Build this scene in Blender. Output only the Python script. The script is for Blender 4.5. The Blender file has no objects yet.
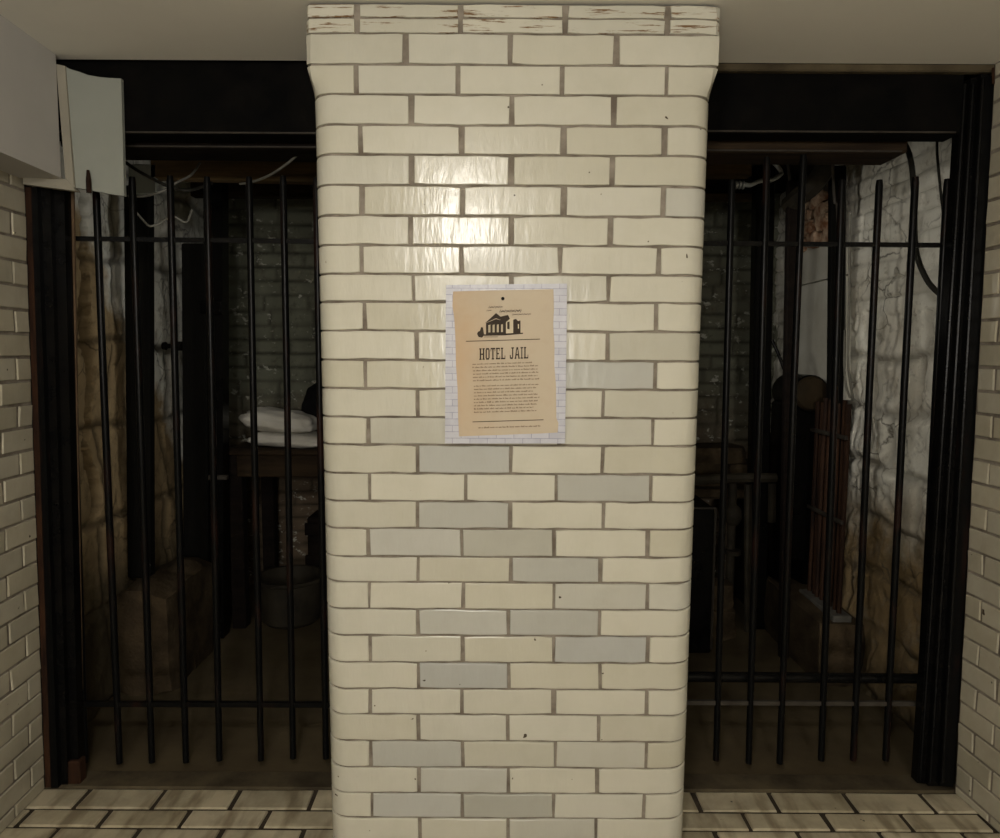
import bpy, bmesh, math, random
from mathutils import Vector, Matrix, noise
random.seed(7)
scn = bpy.context.scene
COL = scn.collection

# ------------------------------------------------------------------ camera
FPX = 725.0
PITCH = math.radians(5.28)
ROLL = math.radians(0.30)
CH = 1.41                                   # camera height above the floor
F = Vector((0, math.cos(PITCH), -math.sin(PITCH)))
R0 = Vector((1, 0, 0))
U0 = Vector((0, math.sin(PITCH), math.cos(PITCH)))
R = R0 * math.cos(ROLL) + U0 * math.sin(ROLL)
U = -R0 * math.sin(ROLL) + U0 * math.cos(ROLL)
EYE = Vector((0, 0, CH))

def ray(px, py):
    return F + R * ((px - 500) / FPX) - U * ((py - 419) / FPX)
def P(px, py, Y):
    d = ray(px, py)
    return EYE + d * (Y / d.y)
def PX(px, py, X):
    d = ray(px, py)
    return EYE + d * (X / d.x)
def PZ(px, py, Z):
    d = ray(px, py)
    return EYE + d * ((Z - CH) / d.z)

cam = bpy.data.cameras.new('camera')
cam.sensor_width = 36.0
cam.lens = 36.0 * FPX / 1000.0
cam.clip_start = 0.02
co = bpy.data.objects.new('camera', cam)
m = Matrix((R, U, -F)).transposed().to_4x4()
m.translation = EYE
co.matrix_world = m
COL.objects.link(co)
scn.camera = co

# ------------------------------------------------------------------ materials
class NT:
    def __init__(s, name):
        s.m = bpy.data.materials.new(name)
        s.m.use_nodes = True
        s.t = s.m.node_tree
        s.n = s.t.nodes
        s.b = s.n['Principled BSDF']
        s.tc = s.n.new('ShaderNodeTexCoord')
    def link(s, a, b): s.t.links.new(a, b)
    def noise(s, scale, detail=4, rough=0.6, sc=(1, 1, 1), src='Object', dist=0.0):
        mp = s.n.new('ShaderNodeMapping')
        mp.inputs['Scale'].default_value = sc
        s.link(s.tc.outputs[src], mp.inputs['Vector'])
        nz = s.n.new('ShaderNodeTexNoise')
        nz.inputs['Scale'].default_value = scale
        nz.inputs['Detail'].default_value = detail
        nz.inputs['Roughness'].default_value = rough
        nz.inputs['Distortion'].default_value = dist
        s.link(mp.outputs['Vector'], nz.inputs['Vector'])
        return nz.outputs['Fac']
    def ramp(s, src, p0, p1):
        r = s.n.new('ShaderNodeMapRange')
        r.inputs['From Min'].default_value = p0
        r.inputs['From Max'].default_value = p1
        s.link(src, r.inputs['Value'])
        return r.outputs['Result']
    def mul(s, a, b):
        r = s.n.new('ShaderNodeMath'); r.operation = 'MULTIPLY'
        s.link(a, r.inputs[0])
        if isinstance(b, float): r.inputs[1].default_value = b
        else: s.link(b, r.inputs[1])
        return r.outputs[0]
    def mix(s, f, a, b, blend='MIX'):
        r = s.n.new('ShaderNodeMix'); r.data_type = 'RGBA'; r.blend_type = blend
        if isinstance(f, float): r.inputs[0].default_value = f
        else: s.link(f, r.inputs[0])
        for v, i in ((a, 6), (b, 7)):
            if isinstance(v, tuple): r.inputs[i].default_value = (*v, 1)
            else: s.link(v, r.inputs[i])
        return r.outputs[2]
    def attr(s, name):
        a = s.n.new('ShaderNodeAttribute'); a.attribute_name = name
        return a.outputs['Fac']
    def zpos(s, axis='Z'):
        x = s.n.new('ShaderNodeSeparateXYZ'); s.link(s.tc.outputs['Object'], x.inputs[0])
        return x.outputs[axis]
    def base(s, c):
        if isinstance(c, tuple): s.b.inputs['Base Color'].default_value = (*c, 1)
        else: s.link(c, s.b.inputs['Base Color'])
        return s
    def rough(s, v):
        if isinstance(v, float): s.b.inputs['Roughness'].default_value = v
        else: s.link(v, s.b.inputs['Roughness'])
        return s
    def metal(s, v): s.b.inputs['Metallic'].default_value = v; return s
    def spec(s, v): s.b.inputs['Specular IOR Level'].default_value = v; return s
    def bump(s, h, strength=0.3, dist=0.005):
        b = s.n.new('ShaderNodeBump')
        b.inputs['Strength'].default_value = strength
        b.inputs['Distance'].default_value = dist
        s.link(h, b.inputs['Height']); s.link(b.outputs[0], s.b.inputs['Normal'])
        return s

def simple(name, c1, c2, scale=8, rough=0.7, metal=0.0, bump=0.2, bdist=0.004, lo=.35, hi=.65, sc=(1, 1, 1), spec=.12):
    t = NT(name)
    f = t.ramp(t.noise(scale, 5, .6, sc), lo, hi)
    t.base(t.mix(f, c1, c2)).rough(rough).metal(metal).spec(spec)
    t.bump(t.noise(scale * 6, 3, .6, sc), bump, bdist)
    return t.m

def glaze(name, cream, grey, dirt_and_streaks=0.0, rough=.16):
    t = NT(name)
    c = t.mix(t.attr('tint'), cream, grey)
    v = t.attr('val')
    c = t.mix(v, c, t.mix(1.0, c, (.88, .87, .83), 'MULTIPLY'))
    # faint mottling and little dark chips
    c = t.mix(t.mul(t.ramp(t.noise(9, 4), .45, .75), .35), c, t.mix(1.0, c, (.80, .79, .74), 'MULTIPLY'))
    chip = t.ramp(t.noise(33, 2, .5), .745, .765)
    c = t.mix(chip, c, (.06, .045, .03))
    worn = t.attr('worn')
    wn = t.ramp(t.noise(26, 6, .7, (.22, 1, 3.0)), .55, .60)
    c = t.mix(t.mul(worn, wn), c, (.15, .085, .040))
    if dirt_and_streaks:
        c = t.mix(t.mul(t.ramp(t.noise(5, 6, .65), .42, .72), dirt_and_streaks), c, (.10, .085, .05))
    if dirt_and_streaks > .5:  # brown diagonal streaks, on the pavers only
        mp = t.n.new('ShaderNodeMapping'); mp.inputs['Rotation'].default_value = (0, 0, math.radians(-38)); mp.inputs['Scale'].default_value = (1, .22, 1)
        t.link(t.tc.outputs['Object'], mp.inputs['Vector'])
        nz = t.n.new('ShaderNodeTexNoise'); nz.inputs['Scale'].default_value = 17; nz.inputs['Detail'].default_value = 4
        t.link(mp.outputs[0], nz.inputs['Vector'])
        c = t.mix(t.mul(t.ramp(nz.outputs['Fac'], .50, .66), .65), c, (.12, .092, .05))
    t.base(c).rough(rough).spec(.31)
    t.bump(t.noise(26, 3, .55, (1.6, 1.6, .45)), .22, .006)
    return t.m

M = {}
M['glaze'] = glaze('cream_glaze', (.485, .467, .390), (.355, .360, .340), rough=.21)
M['side_glaze'] = glaze('side_glaze', (.44, .405, .315), (.36, .34, .275), .25, .24)
M['paver'] = glaze('paver_glaze', (.50, .44, .315), (.40, .355, .26), .6, .34)
M['mortar'] = simple('mortar', (.25, .22, .18), (.12, .10, .078), 14, .95, 0, .6, .003)
M['paver_mortar'] = simple('paver_mortar', (.055, .043, .03), (.03, .024, .017), 14, .95, 0, .6, .003)
M['ceil'] = simple('ceiling_paint', (.74, .72, .66), (.78, .76, .70), 2.0, .75, 0, .05, .002)
M['white_paint'] = simple('white_paint', (.47, .455, .43), (.44, .425, .40), 2.5, .6, 0, .05, .002)
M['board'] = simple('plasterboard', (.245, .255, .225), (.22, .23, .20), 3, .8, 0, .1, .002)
M['plaster'] = simple('smooth_plaster', (.62, .61, .54), (.50, .48, .41), 4, .85, 0, .2, .003)
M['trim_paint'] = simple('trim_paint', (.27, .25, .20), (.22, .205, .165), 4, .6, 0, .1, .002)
M['cream_paint'] = simple('cream_paint', (.60, .55, .44), (.50, .45, .35), 5, .6, 0, .1, .002)
M['iron'] = simple('black_iron', (.0025, .0025, .0025), (.005, .0045, .004), 14, .26, .0, .25, .002, spec=.10)
M['soot'] = simple('sooty_iron', (.0015, .0015, .0015), (.004, .0035, .003), 10, .8, .0, .35, .002, spec=.05)
M['rusty_iron'] = simple('rusty_iron', (.003, .003, .003), (.022, .009, .006), 9, .30, .0, .3, .002, .55, .78, (1.5, 1.5, .35), spec=.10)
M['rust'] = simple('rust', (.042, .018, .008), (.012, .006, .004), 12, .85, 0, .6, .003, sc=(2, 2, .4))
M['grey_iron'] = simple('grey_iron', (.05, .044, .036), (.03, .025, .02), 12, .5, .0, .3, .002)
M['dark_wood'] = simple('dark_wood', (.012, .008, .006), (.005, .0035, .003), 10, .85, 0, .7, .004, sc=(.3, 3, 3))
M['brown_wood'] = simple('brown_wood', (.040, .026, .014), (.016, .010, .006), 8, .85, 0, .7, .004, sc=(.3, 3, 3))
M['post_wood'] = simple('post_wood', (.0042, .0038, .0028), (.002, .0018, .0014), 10, .85, 0, .7, .004, sc=(3, 3, .25))
M['tan_wood'] = simple('tan_wood', (.13, .085, .04), (.06, .042, .022), 7, .85, 0, .6, .004, sc=(.3, 3, 3))
M['strip_wood'] = simple('strip_wood', (.13, .085, .05), (.06, .038, .022), 10, .8, 0, .5, .003, sc=(3, 3, .25))
M['floor'] = simple('cell_floor', (.088, .068, .038), (.056, .042, .023), 3.2, .9, 0, .5, .004)
M['sill'] = simple('stone_sill', (.088, .070, .042), (.036, .028, .017), 6, .85, 0, .6, .004)
M['rubble'] = simple('rubble', (.070, .050, .028), (.028, .020, .012), 9, .95, 0, .8, .006)
M['dark_rubble'] = simple('dark_rubble', (.024, .020, .014), (.010, .008, .006), 9, .95, 0, .8, .006)
M['linen'] = simple('linen', (.62, .60, .54), (.50, .48, .42), 5, .9, 0, .3, .003)
M['black_cloth'] = simple('black_cloth', (.006, .006, .006), (.010, .010, .010), 9, .95, 0, .4, .004, spec=.1)
M['cable'] = simple('black_cable', (.018, .017, .014), (.03, .028, .022), 20, .5, 0, .1, .001)
M['pale_cable'] = simple('pale_cable', (.20, .195, .165), (.14, .135, .115), 20, .5, 0, .1, .001)
M['conduit'] = simple('conduit', (.42, .43, .40), (.22, .22, .20), 14, .38, .4, .2, .002, spec=.5)
M['dull_metal'] = simple('dull_metal', (.13, .125, .11), (.08, .075, .065), 12, .6, 0, .2, .002)
M['pipe'] = simple('dusty_pipe', (.040, .034, .023), (.018, .015, .011), 8, .7, 0, .4, .003)
M['grate'] = simple('rusty_grate', (.050, .024, .013), (.014, .008, .006), 12, .75, 0, .5, .003, sc=(2, 2, .3))
M['lid'] = simple('brown_lid', (.035, .024, .012), (.020, .015, .009), 7, .8, 0, .3, .003)
M['broken_brick'] = simple('broken_brick', (.55, .42, .30), (.22, .10, .05), 18, .95, 0, .9, .008)
M['paper'] = None
M['ink'] = simple('ink', (.035, .026, .020), (.05, .038, .028), 40, .8, 0, 0, .001)
M['soft_ink'] = simple('soft_ink', (.13, .095, .062), (.19, .14, .095), 60, .8, 0, 0, .001)
M['print_white'] = simple('print_white', (.50, .43, .31), (.54, .47, .34), 30, .8, 0, 0, .001)

# paper: tan with an orange-brown printed stain down its left side
t = NT('aged_paper')
x = t.zpos('X')
f = t.ramp(x, -.01, -.155)
fn = t.mul(f, t.ramp(t.noise(7, 4), .2, .75))
c = t.mix(fn, (.44, .37, .275), (.44, .285, .150))
c = t.mix(t.mul(t.ramp(t.noise(25, 4), .5, .8), .25), c, (.36, .26, .15))
t.base(c).rough(.75)
M['paper'] = t.m
# sign backing: pale lavender grey printed with whitewashed bricks
t = NT('printed_brick_board')
mp = t.n.new('ShaderNodeMapping'); mp.inputs['Rotation'].default_value = (math.radians(90), 0, 0)
t.link(t.tc.outputs['Object'], mp.inputs['Vector'])
bt = t.n.new('ShaderNodeTexBrick')
bt.inputs['Color1'].default_value = (.345, .345, .39, 1)
bt.inputs['Color2'].default_value = (.40, .40, .44, 1)
bt.inputs['Mortar'].default_value = (.21, .21, .26, 1)
bt.inputs['Scale'].default_value = 1.0
bt.inputs['Mortar Size'].default_value = .0008
bt.inputs['Brick Width'].default_value = .045
bt.inputs['Row Height'].default_value = .0165
t.link(mp.outputs[0], bt.inputs['Vector'])
c = t.mix(t.mul(t.ramp(t.noise(45, 5), .45, .7), .45), bt.outputs['Color'], (.47, .47, .51))
t.base(c).rough(.4)
M['brick_print'] = t.m

def stone_wall(name, upper, lower, dark, zsplit, soft=.10, joint=(.05, .04, .025), yslope=0.0, foot=0.0, flecks=None, cracks=.0):
    t = NT(name)
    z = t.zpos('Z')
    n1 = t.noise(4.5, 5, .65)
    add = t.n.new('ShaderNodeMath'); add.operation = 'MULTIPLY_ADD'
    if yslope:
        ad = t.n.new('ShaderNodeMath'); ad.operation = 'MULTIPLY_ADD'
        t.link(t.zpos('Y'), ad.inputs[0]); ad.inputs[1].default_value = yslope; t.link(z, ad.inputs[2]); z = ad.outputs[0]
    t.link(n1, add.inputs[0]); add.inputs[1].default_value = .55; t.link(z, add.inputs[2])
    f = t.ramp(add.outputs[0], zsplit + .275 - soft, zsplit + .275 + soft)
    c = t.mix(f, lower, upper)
    c = t.mix(t.mul(t.ramp(t.noise(7, 6, .7, (1, 1, .7)), .55, .70), .7), c, dark)
    c = t.mix(t.mul(t.ramp(t.noise(22, 5, .7), .57, .68), .5), c, dark)
    c = t.mix(t.mul(t.ramp(t.noise(2.2, 3), .5, .75), .35), c, lower)
    c = t.mix(t.mul(t.attr('joint'), .92 if yslope else .65), c, joint)  # stronger on the left wall, to paint its gap as shaded
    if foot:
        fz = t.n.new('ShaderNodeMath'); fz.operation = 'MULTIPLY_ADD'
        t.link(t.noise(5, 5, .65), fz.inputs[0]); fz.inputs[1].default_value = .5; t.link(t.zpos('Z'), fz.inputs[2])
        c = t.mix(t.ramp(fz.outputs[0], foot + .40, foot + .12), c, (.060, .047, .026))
    vr = t.n.new('ShaderNodeTexVoronoi'); vr.feature = 'DISTANCE_TO_EDGE'; vr.inputs['Scale'].default_value = 6.5
    wn = t.n.new('ShaderNodeTexNoise'); wn.inputs['Scale'].default_value = 9; wn.inputs['Detail'].default_value = 4
    t.link(t.tc.outputs['Object'], wn.inputs['Vector'])
    wv = t.n.new('ShaderNodeMix'); wv.data_type = 'VECTOR'; wv.inputs[0].default_value = .10
    t.link(t.tc.outputs['Object'], wv.inputs[4]); t.link(wn.outputs['Color'], wv.inputs[5]); t.link(wv.outputs[1], vr.inputs['Vector'])
    crk = t.mul(t.ramp(vr.outputs['Distance'], .035, .0), t.ramp(t.noise(3.1, 3), .45, .6))
    c = t.mix(t.mul(crk, cracks), c, joint)
    if flecks:
        c = t.mix(t.ramp(t.noise(17, 4, .7, (1, 1, 1.5)), .60, .67), c, flecks)
    t.base(c).rough(.92).spec(.2)
    t.bump(t.noise(38, 6, .7), .6, .008)
    return t.m
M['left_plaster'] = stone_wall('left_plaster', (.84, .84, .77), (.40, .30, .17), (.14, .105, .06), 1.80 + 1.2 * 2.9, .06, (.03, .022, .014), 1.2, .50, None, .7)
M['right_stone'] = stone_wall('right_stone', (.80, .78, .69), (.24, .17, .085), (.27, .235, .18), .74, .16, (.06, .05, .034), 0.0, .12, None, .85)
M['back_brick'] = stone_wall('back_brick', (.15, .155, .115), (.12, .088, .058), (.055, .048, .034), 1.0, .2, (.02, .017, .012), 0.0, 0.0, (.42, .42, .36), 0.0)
def flecks(mname):
    tr = bpy.data.materials[mname]
    return tr

# ------------------------------------------------------------------ mesh helpers
def new_bm():
    bm = bmesh.new()
    for l in ('tint', 'val', 'worn', 'joint'):
        pass
    return bm

def finish(name, bm, mats, parent=None, smooth=False, angle=35, at=None):
    """one mesh object; its origin sits at 'at' (top level) or at its parent's origin"""
    bmesh.ops.recalc_face_normals(bm, faces=bm.faces) if smooth != 'keep' else None
    org = Vector(at) if at is not None else (parent['_o'] if False else Vector((0, 0, 0)))
    if parent is not None:
        org = ORG[parent.name]
    me = bpy.data.meshes.new(name)
    for v in bm.verts: v.co -= org
    bm.to_mesh(me); bm.free()
    for mt in (mats if isinstance(mats, (list, tuple)) else [mats]):
        me.materials.append(mt)
    if smooth:
        me.polygons.foreach_set('use_smooth', [True] * len(me.polygons))
        me.set_sharp_from_angle(angle=math.radians(angle))
    o = bpy.data.objects.new(name, me)
    COL.objects.link(o)
    if parent is not None: o.parent = parent
    else: o.location = org
    ORG[o.name] = org
    return o
ORG = {}

def thing(name, label, cat, loc, group=None):
    o = bpy.data.objects.new(name, None)
    COL.objects.link(o)
    o.empty_display_size = .05
    o.location = loc
    ORG[o.name] = Vector(loc)
    return tag(o, label, cat, group)
def tag(o, label, cat, group=None):
    o['label'] = label; o['category'] = cat
    if group: o['group'] = group
    return o
def struct(o):
    o['kind'] = 'structure'
    return o

def box(bm, a, b, bev=.004, mat=0, rot=None, seg=1):
    a = Vector(a); b = Vector(b)
    c = (a + b) / 2; s = b - a
    mt = Matrix.Translation(c)
    if rot is not None: mt = mt @ rot
    r = bmesh.ops.create_cube(bm, size=1, matrix=mt @ Matrix.Diagonal((abs(s.x), abs(s.y), abs(s.z), 1)))
    vs = r['verts']
    es = list({e for v in vs for e in v.link_edges})
    for f in {f for v in vs for f in v.link_faces}: f.material_index = mat
    if bev:
        bev = min(bev, .45 * min(abs(s.x), abs(s.y), abs(s.z)))
        bmesh.ops.bevel(bm, geom=es, offset=bev, segments=seg, profile=.5, affect='EDGES')

def hexa(bm, front, back):
    """solid from 4 front corners and 4 back corners, same order"""
    v = [bm.verts.new(p) for p in front] + [bm.verts.new(p) for p in back]
    bm.faces.new(v[0:4]); bm.faces.new(v[7:3:-1])
    for i in range(4):
        j = (i + 1) % 4
        bm.faces.new((v[i], v[i + 4], v[j + 4], v[j]))
    return v

def tube(bm, pts, r, seg=10, cap=True, sq=False):
    pts = [Vector(p) for p in pts]
    n = len(pts)
    rs = r if isinstance(r, (list, tuple)) else [r] * n
    prev = None; up = None
    rings = []
    for i, p in enumerate(pts):
        if i == 0: d = pts[1] - pts[0]
        elif i == n - 1: d = pts[-1] - pts[-2]
        else: d = (pts[i + 1] - pts[i]).normalized() + (pts[i] - pts[i - 1]).normalized()
        d.normalize()
        if up is None:
            up = Vector((0, 1, 0)) if abs(d.y) < .9 else Vector((1, 0, 0))
        s = d.cross(up).normalized(); up = s.cross(d).normalized()
        rings.append([bm.verts.new(p + (s * math.cos(2 * math.pi * k / seg) + up * math.sin(2 * math.pi * k / seg)) * rs[i]) for k in range(seg)])
    for i in range(n - 1):
        for k in range(seg):
            k2 = (k + 1) % seg
            bm.faces.new((rings[i][k], rings[i][k2], rings[i + 1][k2], rings[i + 1][k]))
    if cap:
        bm.faces.new(rings[0][::-1]); bm.faces.new(rings[-1])

def curve_pts(pts, n=8):
    """Catmull-Rom through pts"""
    pts = [Vector(p) for p in pts]
    q = [pts[0] * 2 - pts[1]] + pts + [pts[-1] * 2 - pts[-2]]
    out = []
    for i in range(1, len(q) - 2):
        for k in range(n):
            t = k / n
            a, b, c, d = q[i - 1], q[i], q[i + 1], q[i + 2]
            out.append(.5 * ((2 * b) + (c - a) * t + (2 * a - 5 * b + 4 * c - d) * t * t + (3 * b - a - 3 * c + d) * t ** 3))
    out.append(pts[-1])
    return out

def lathe(bm, prof, c, axis='Z', seg=24):
    c = Vector(c)
    rings = []
    for r, h in prof:
        ring = []
        for k in range(seg):
            a = 2 * math.pi * k / seg
            if axis == 'Z': p = Vector((r * math.cos(a), r * math.sin(a), h))
            elif axis == 'Y': p = Vector((r * math.cos(a), h, r * math.sin(a)))
            else: p = Vector((h, r * math.cos(a), r * math.sin(a)))
            ring.append(bm.verts.new(c + p))
        rings.append(ring)
    for i in range(len(rings) - 1):
        for k in range(seg):
            k2 = (k + 1) % seg
            bm.faces.new((rings[i][k], rings[i][k2], rings[i + 1][k2], rings[i + 1][k]))
    bm.faces.new(rings[0][::-1]); bm.faces.new(rings[-1])

def rock(bm, c, s, seed, sub=2, amp=.22):
    c = Vector(c); s = Vector(s)
    old = len(bm.verts)
    r = bmesh.ops.create_cube(bm, size=1)
    es = list({e for v in r['verts'] for e in v.link_edges})
    bmesh.ops.subdivide_edges(bm, edges=es, cuts=4, use_grid_fill=True)
    bm.verts.ensure_lookup_table()
    allv = bm.verts[old:]
    for v in allv:
        p = v.co.copy()
        q = p.normalized() * .62
        p = p.lerp(q, .38)
        n = noise.noise_vector(p * 2.3 + Vector((seed * 7.1, seed * 3.3, seed * 1.7)))
        p += n * amp * .5
        v.co = c + Vector((p.x * s.x, p.y * s.y, p.z * s.z))

# --------------------------------------------------------- brickwork as real bricks
class Bricks:
    def __init__(s, surf):
        s.bm = bmesh.new()
        s.tint = s.bm.faces.layers.float.new('tint')
        s.val = s.bm.faces.layers.float.new('val')
        s.worn = s.bm.faces.layers.float.new('worn')
        s.surf = surf
    def brick(s, s0, s1, z0, z1, g=.004, b=.0025, tint=0., val=None, worn=0., gz=None, depth=.007, step=None, zs=1, tilt=.0012, wob=.0026):
        gz = g if gz is None else gz
        g0 = g * random.uniform(.7, 1.3); g1 = g * random.uniform(.7, 1.3)
        sl = [(s0 + g0, -depth), (s0 + g0 + b * .35, -b * .35), (s0 + g0 + b, 0)]
        if step:
            n = max(1, int((s1 - s0) / step))
            for k in range(1, n): sl.append((s0 + g0 + b + (s1 - s0 - g0 - g1 - 2 * b) * k / n, 0))
        sl += [(s1 - g1 - b, 0), (s1 - g1 - b * .35, -b * .35), (s1 - g1, -depth)]
        zl = [(z0 + gz, -depth), (z0 + gz + b * .35, -b * .35), (z0 + gz + b, 0)]
        for k in range(1, zs): zl.append((z0 + gz + b + (z1 - z0 - 2 * gz - 2 * b) * k / zs, 0))
        zl += [(z1 - gz - b, 0), (z1 - gz - b * .35, -b * .35), (z1 - gz, -depth)]
        tx = random.uniform(-tilt, tilt); tz = random.uniform(-tilt, tilt)
        sm = (s0 + s1) / 2; zm = (z0 + z1) / 2
        grid = []
        sd = random.uniform(0, 500); cr = random.uniform(.0004, .0028)
        nz_, ns_ = len(zl), len(sl)
        for iz, (zz, dz) in enumerate(zl):
            row = []
            for js, (ss, ds) in enumerate(sl):
                z_, s_ = zz, ss
                if zs == 1:
                    z_ += wob * noise.noise(Vector((ss * 16, sd, 0)))
                    s_ += wob * 1.2 * noise.noise(Vector((zz * 40, sd + 9, 0)))
                    if (iz < 3 or iz >= nz_ - 3) and (js < 3 or js >= ns_ - 3):
                        z_ += cr * .6 * (1 if iz < 3 else -1); s_ += cr * (1 if js < 3 else -1)
                p, n = s.surf(s_, z_)
                off = min(dz, ds)
                off += tx * max(-1, min(1, (ss - sm) / .12)) + tz * (zz - zm) / .035
                row.append(s.bm.verts.new(p + n * off))
            grid.append(row)
        v = random.random() ** 2 if val is None else val
        for i in range(len(zl) - 1):
            for j in range(len(sl) - 1):
                f = s.bm.faces.new((grid[i][j], grid[i][j + 1], grid[i + 1][j + 1], grid[i + 1][j]))
                f[s.tint] = tint; f[s.val] = v; f[s.worn] = worn
                f.smooth = True
    def quadstrip(s, ss, zz, off, mat=1):
        """mortar bed behind the bricks"""
        grid = []
        for z in zz:
            row = []
            for a in ss:
                p, n = s.surf(a, z); row.append(s.bm.verts.new(p + n * off))
            grid.append(row)
        for i in range(len(zz) - 1):
            for j in range(len(ss) - 1):
                f = s.bm.faces.new((grid[i][j], grid[i][j + 1], grid[i + 1][j + 1], grid[i + 1][j]))
                f.material_index = mat
    def done(s, name, mats, at=None):
        me = bpy.data.meshes.new(name)
        org = Vector(at) if at is not None else Vector((0, 0, 0))
        for v in s.bm.verts: v.co -= org
        s.bm.to_mesh(me); s.bm.free()
        for mt in mats: me.materials.append(mt)
        me.set_sharp_from_angle(angle=math.radians(17))
        o = bpy.data.objects.new(name, me); COL.objects.link(o); o.location = org
        ORG[o.name] = org
        return o

# ================================================================== MAIN MEASURES
YP = 1.86            # front face of the pillar
YG = 2.22            # plane of the gate frames' front edge
YB = 2.31            # plane of the bars
ZC = P(500, 61, YG).z        # ceiling height
CELL_BACK = 4.25
WD = Vector((-.048, 1, 0)).normalized()       # run of the niche side walls
LW0 = P(46, 791, YG); LW0.z = 0
RW0 = P(954, 788, YG); RW0.z = 0
LWT = P(26, 190, YG); RWT = P(993, 75, YG)

# ------------------------------------------------------------------ pillar
RAD = .058
zb = P(510, 838, YP).z; zt = P(510, 95, YP).z
xl_b = P(331, 838, YP + .03).x; xl_t = P(313, 95, YP + .03).x
xr_b = P(684, 838, YP + .03).x; xr_t = P(711, 95, YP + .03).x
zf1 = P(510, 66, YP).z; zf0 = P(510, 5, YP).z
xl_f = P(307.5, 62, YP + .03).x; xr_f = P(717, 66, YP + .03).x
xl_0 = P(307, 5, YP + .03).x; xr_0 = P(719, 8, YP + .03).x
def width(z):
    if z <= zt:
        k = (z - zb) / (zt - zb)
        return xl_b + (xl_t - xl_b) * k, xr_b + (xr_t - xr_b) * k
    if z <= zf1:
        k = (z - zt) / (zf1 - zt); k = k * k * (3 - 2 * k)
        return xl_t + (xl_f - xl_t) * k, xr_t + (xr_f - xr_t) * k
    k = (z - zf1) / (zf0 - zf1)
    return xl_f + (xl_0 - xl_f) * k, xr_f + (xr_0 - xr_f) * k
def radius(z):
    if z <= zt: return RAD
    k = min(1, (z - zt) / (zf1 - zt))
    return RAD + (.012 - RAD) * k
def pillar_surf(s, z):
    xl, xr = width(z); r = radius(z)
    a0 = RAD * math.pi / 2
    fr = xr - RAD; fl = xl + RAD
    if fl <= s <= fr:
        x = fl + (s - fl)
        return Vector((x, YP, z)), Vector((0, -1, 0))
    sg = 1 if s > fr else -1
    a = (s - fr) if sg > 0 else (fl - s)
    ex = xr if sg > 0 else xl
    if a < a0:
        # arc of radius r blended into the square corner of the corbel
        th = a / a0 * math.pi / 2
        if r >= RAD - 1e-6:
            return Vector((ex - sg * RAD + sg * RAD * math.sin(th), YP + RAD - RAD * math.cos(th), z)), Vector((sg * math.sin(th), -math.cos(th), 0))
        k = (RAD - r) / RAD
        cx = ex - sg * RAD; cy = YP + RAD
        c, sn = math.cos(th), math.sin(th)
        q = 1 / max(c, sn)
        q = 1 + (q - 1) * k
        return Vector((cx + sg * RAD * sn * q, cy - RAD * c * q, z)), Vector((sg * sn, -c, 0))
    return Vector((ex, YP + RAD + (a - a0), z)), Vector((sg, 0, 0))

ROWS_Y = [4, 33.5, 65, 95, 125.5, 155.2, 185.8, 216.2, 245.7, 274.6, 302.3, 331.3, 360.7, 389.3, 417.8, 445.6, 474.1, 501.8,
          529.1, 557.2, 582.8, 609.7, 636.2, 663, 689.5, 715, 741.6, 768, 793.7, 818.5, 844]
ROWS_X = [
 [356.8, 460.4, 565.3, 668.5], [406.2, 509.8, 616.9], [356.3, 457.8, 562.3, 666.8], [411, 512, 614.3],
 [360.2, 461.7, 563.6, 665.5], [411.4, 511.6, 612.6], [361, 462.5, 564.5, 663.5], [411, 511.1, 610],
 [361, 461.3, 560.2, 659], [413.2, 511.6, 608.9], [364.7, 462.5, 559.5, 656.2], [416.3, 512, 607.9],
 [365.1, 461.5, 559, 654.9], [416.8, 511, 603.2], [368.5, 463, 559, 652.8], [418, 510.8, 602.4],
 [369.3, 465.5, 556.6, 650.7], [417.6, 510.4, 603.2], [368.5, 461.7, 553.7, 647.8], [418, 510.8, 600.7],
 [369.3, 463, 553.7, 647.8], [418, 509.2, 599.9], [369.7, 462.5, 554, 647.8], [418.4, 508.7, 599.9],
 [370.1, 462.1, 554, 647.3], [418.4, 508.3, 599.1], [371, 463, 555.4, 646.1], [419.3, 508.3, 597.4],
 [371.4, 462.5, 553.7, 644], [419.7, 508.3, 596]]
GREY = {(8, 4): -.3, (12, 3): .75, (14, 1): .4, (14, 3): .3, (15, 1): .8, (16, 3): .75, (17, 1): .7, (18, 1): .6, (18, 2): .6,
        (19, 2): .75, (20, 3): .45, (21, 1): .6, (21, 2): .75, (22, 3): .9, (23, 1): .9, (26, 1): .75, (26, 3): .35,
        (27, 1): .5, (28, 1): .7, (28, 2): .7, (29, 2): .4, (6, 4): .45, (20, 4): .25, (13, 3): .2, (11, 3): .25}
br = Bricks(pillar_surf)
zrow = [P(510, y, YP).z for y in ROWS_Y]
zrow[0] = min(zrow[0], ZC - .004)
rows_x = list(ROWS_X)
while zrow[-1] > .05:
    zrow.append(max(0.0, zrow[-1] - .064)); rows_x.append(ROWS_X[28 + (len(rows_x) % 2)])
SIDE = .36
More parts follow.
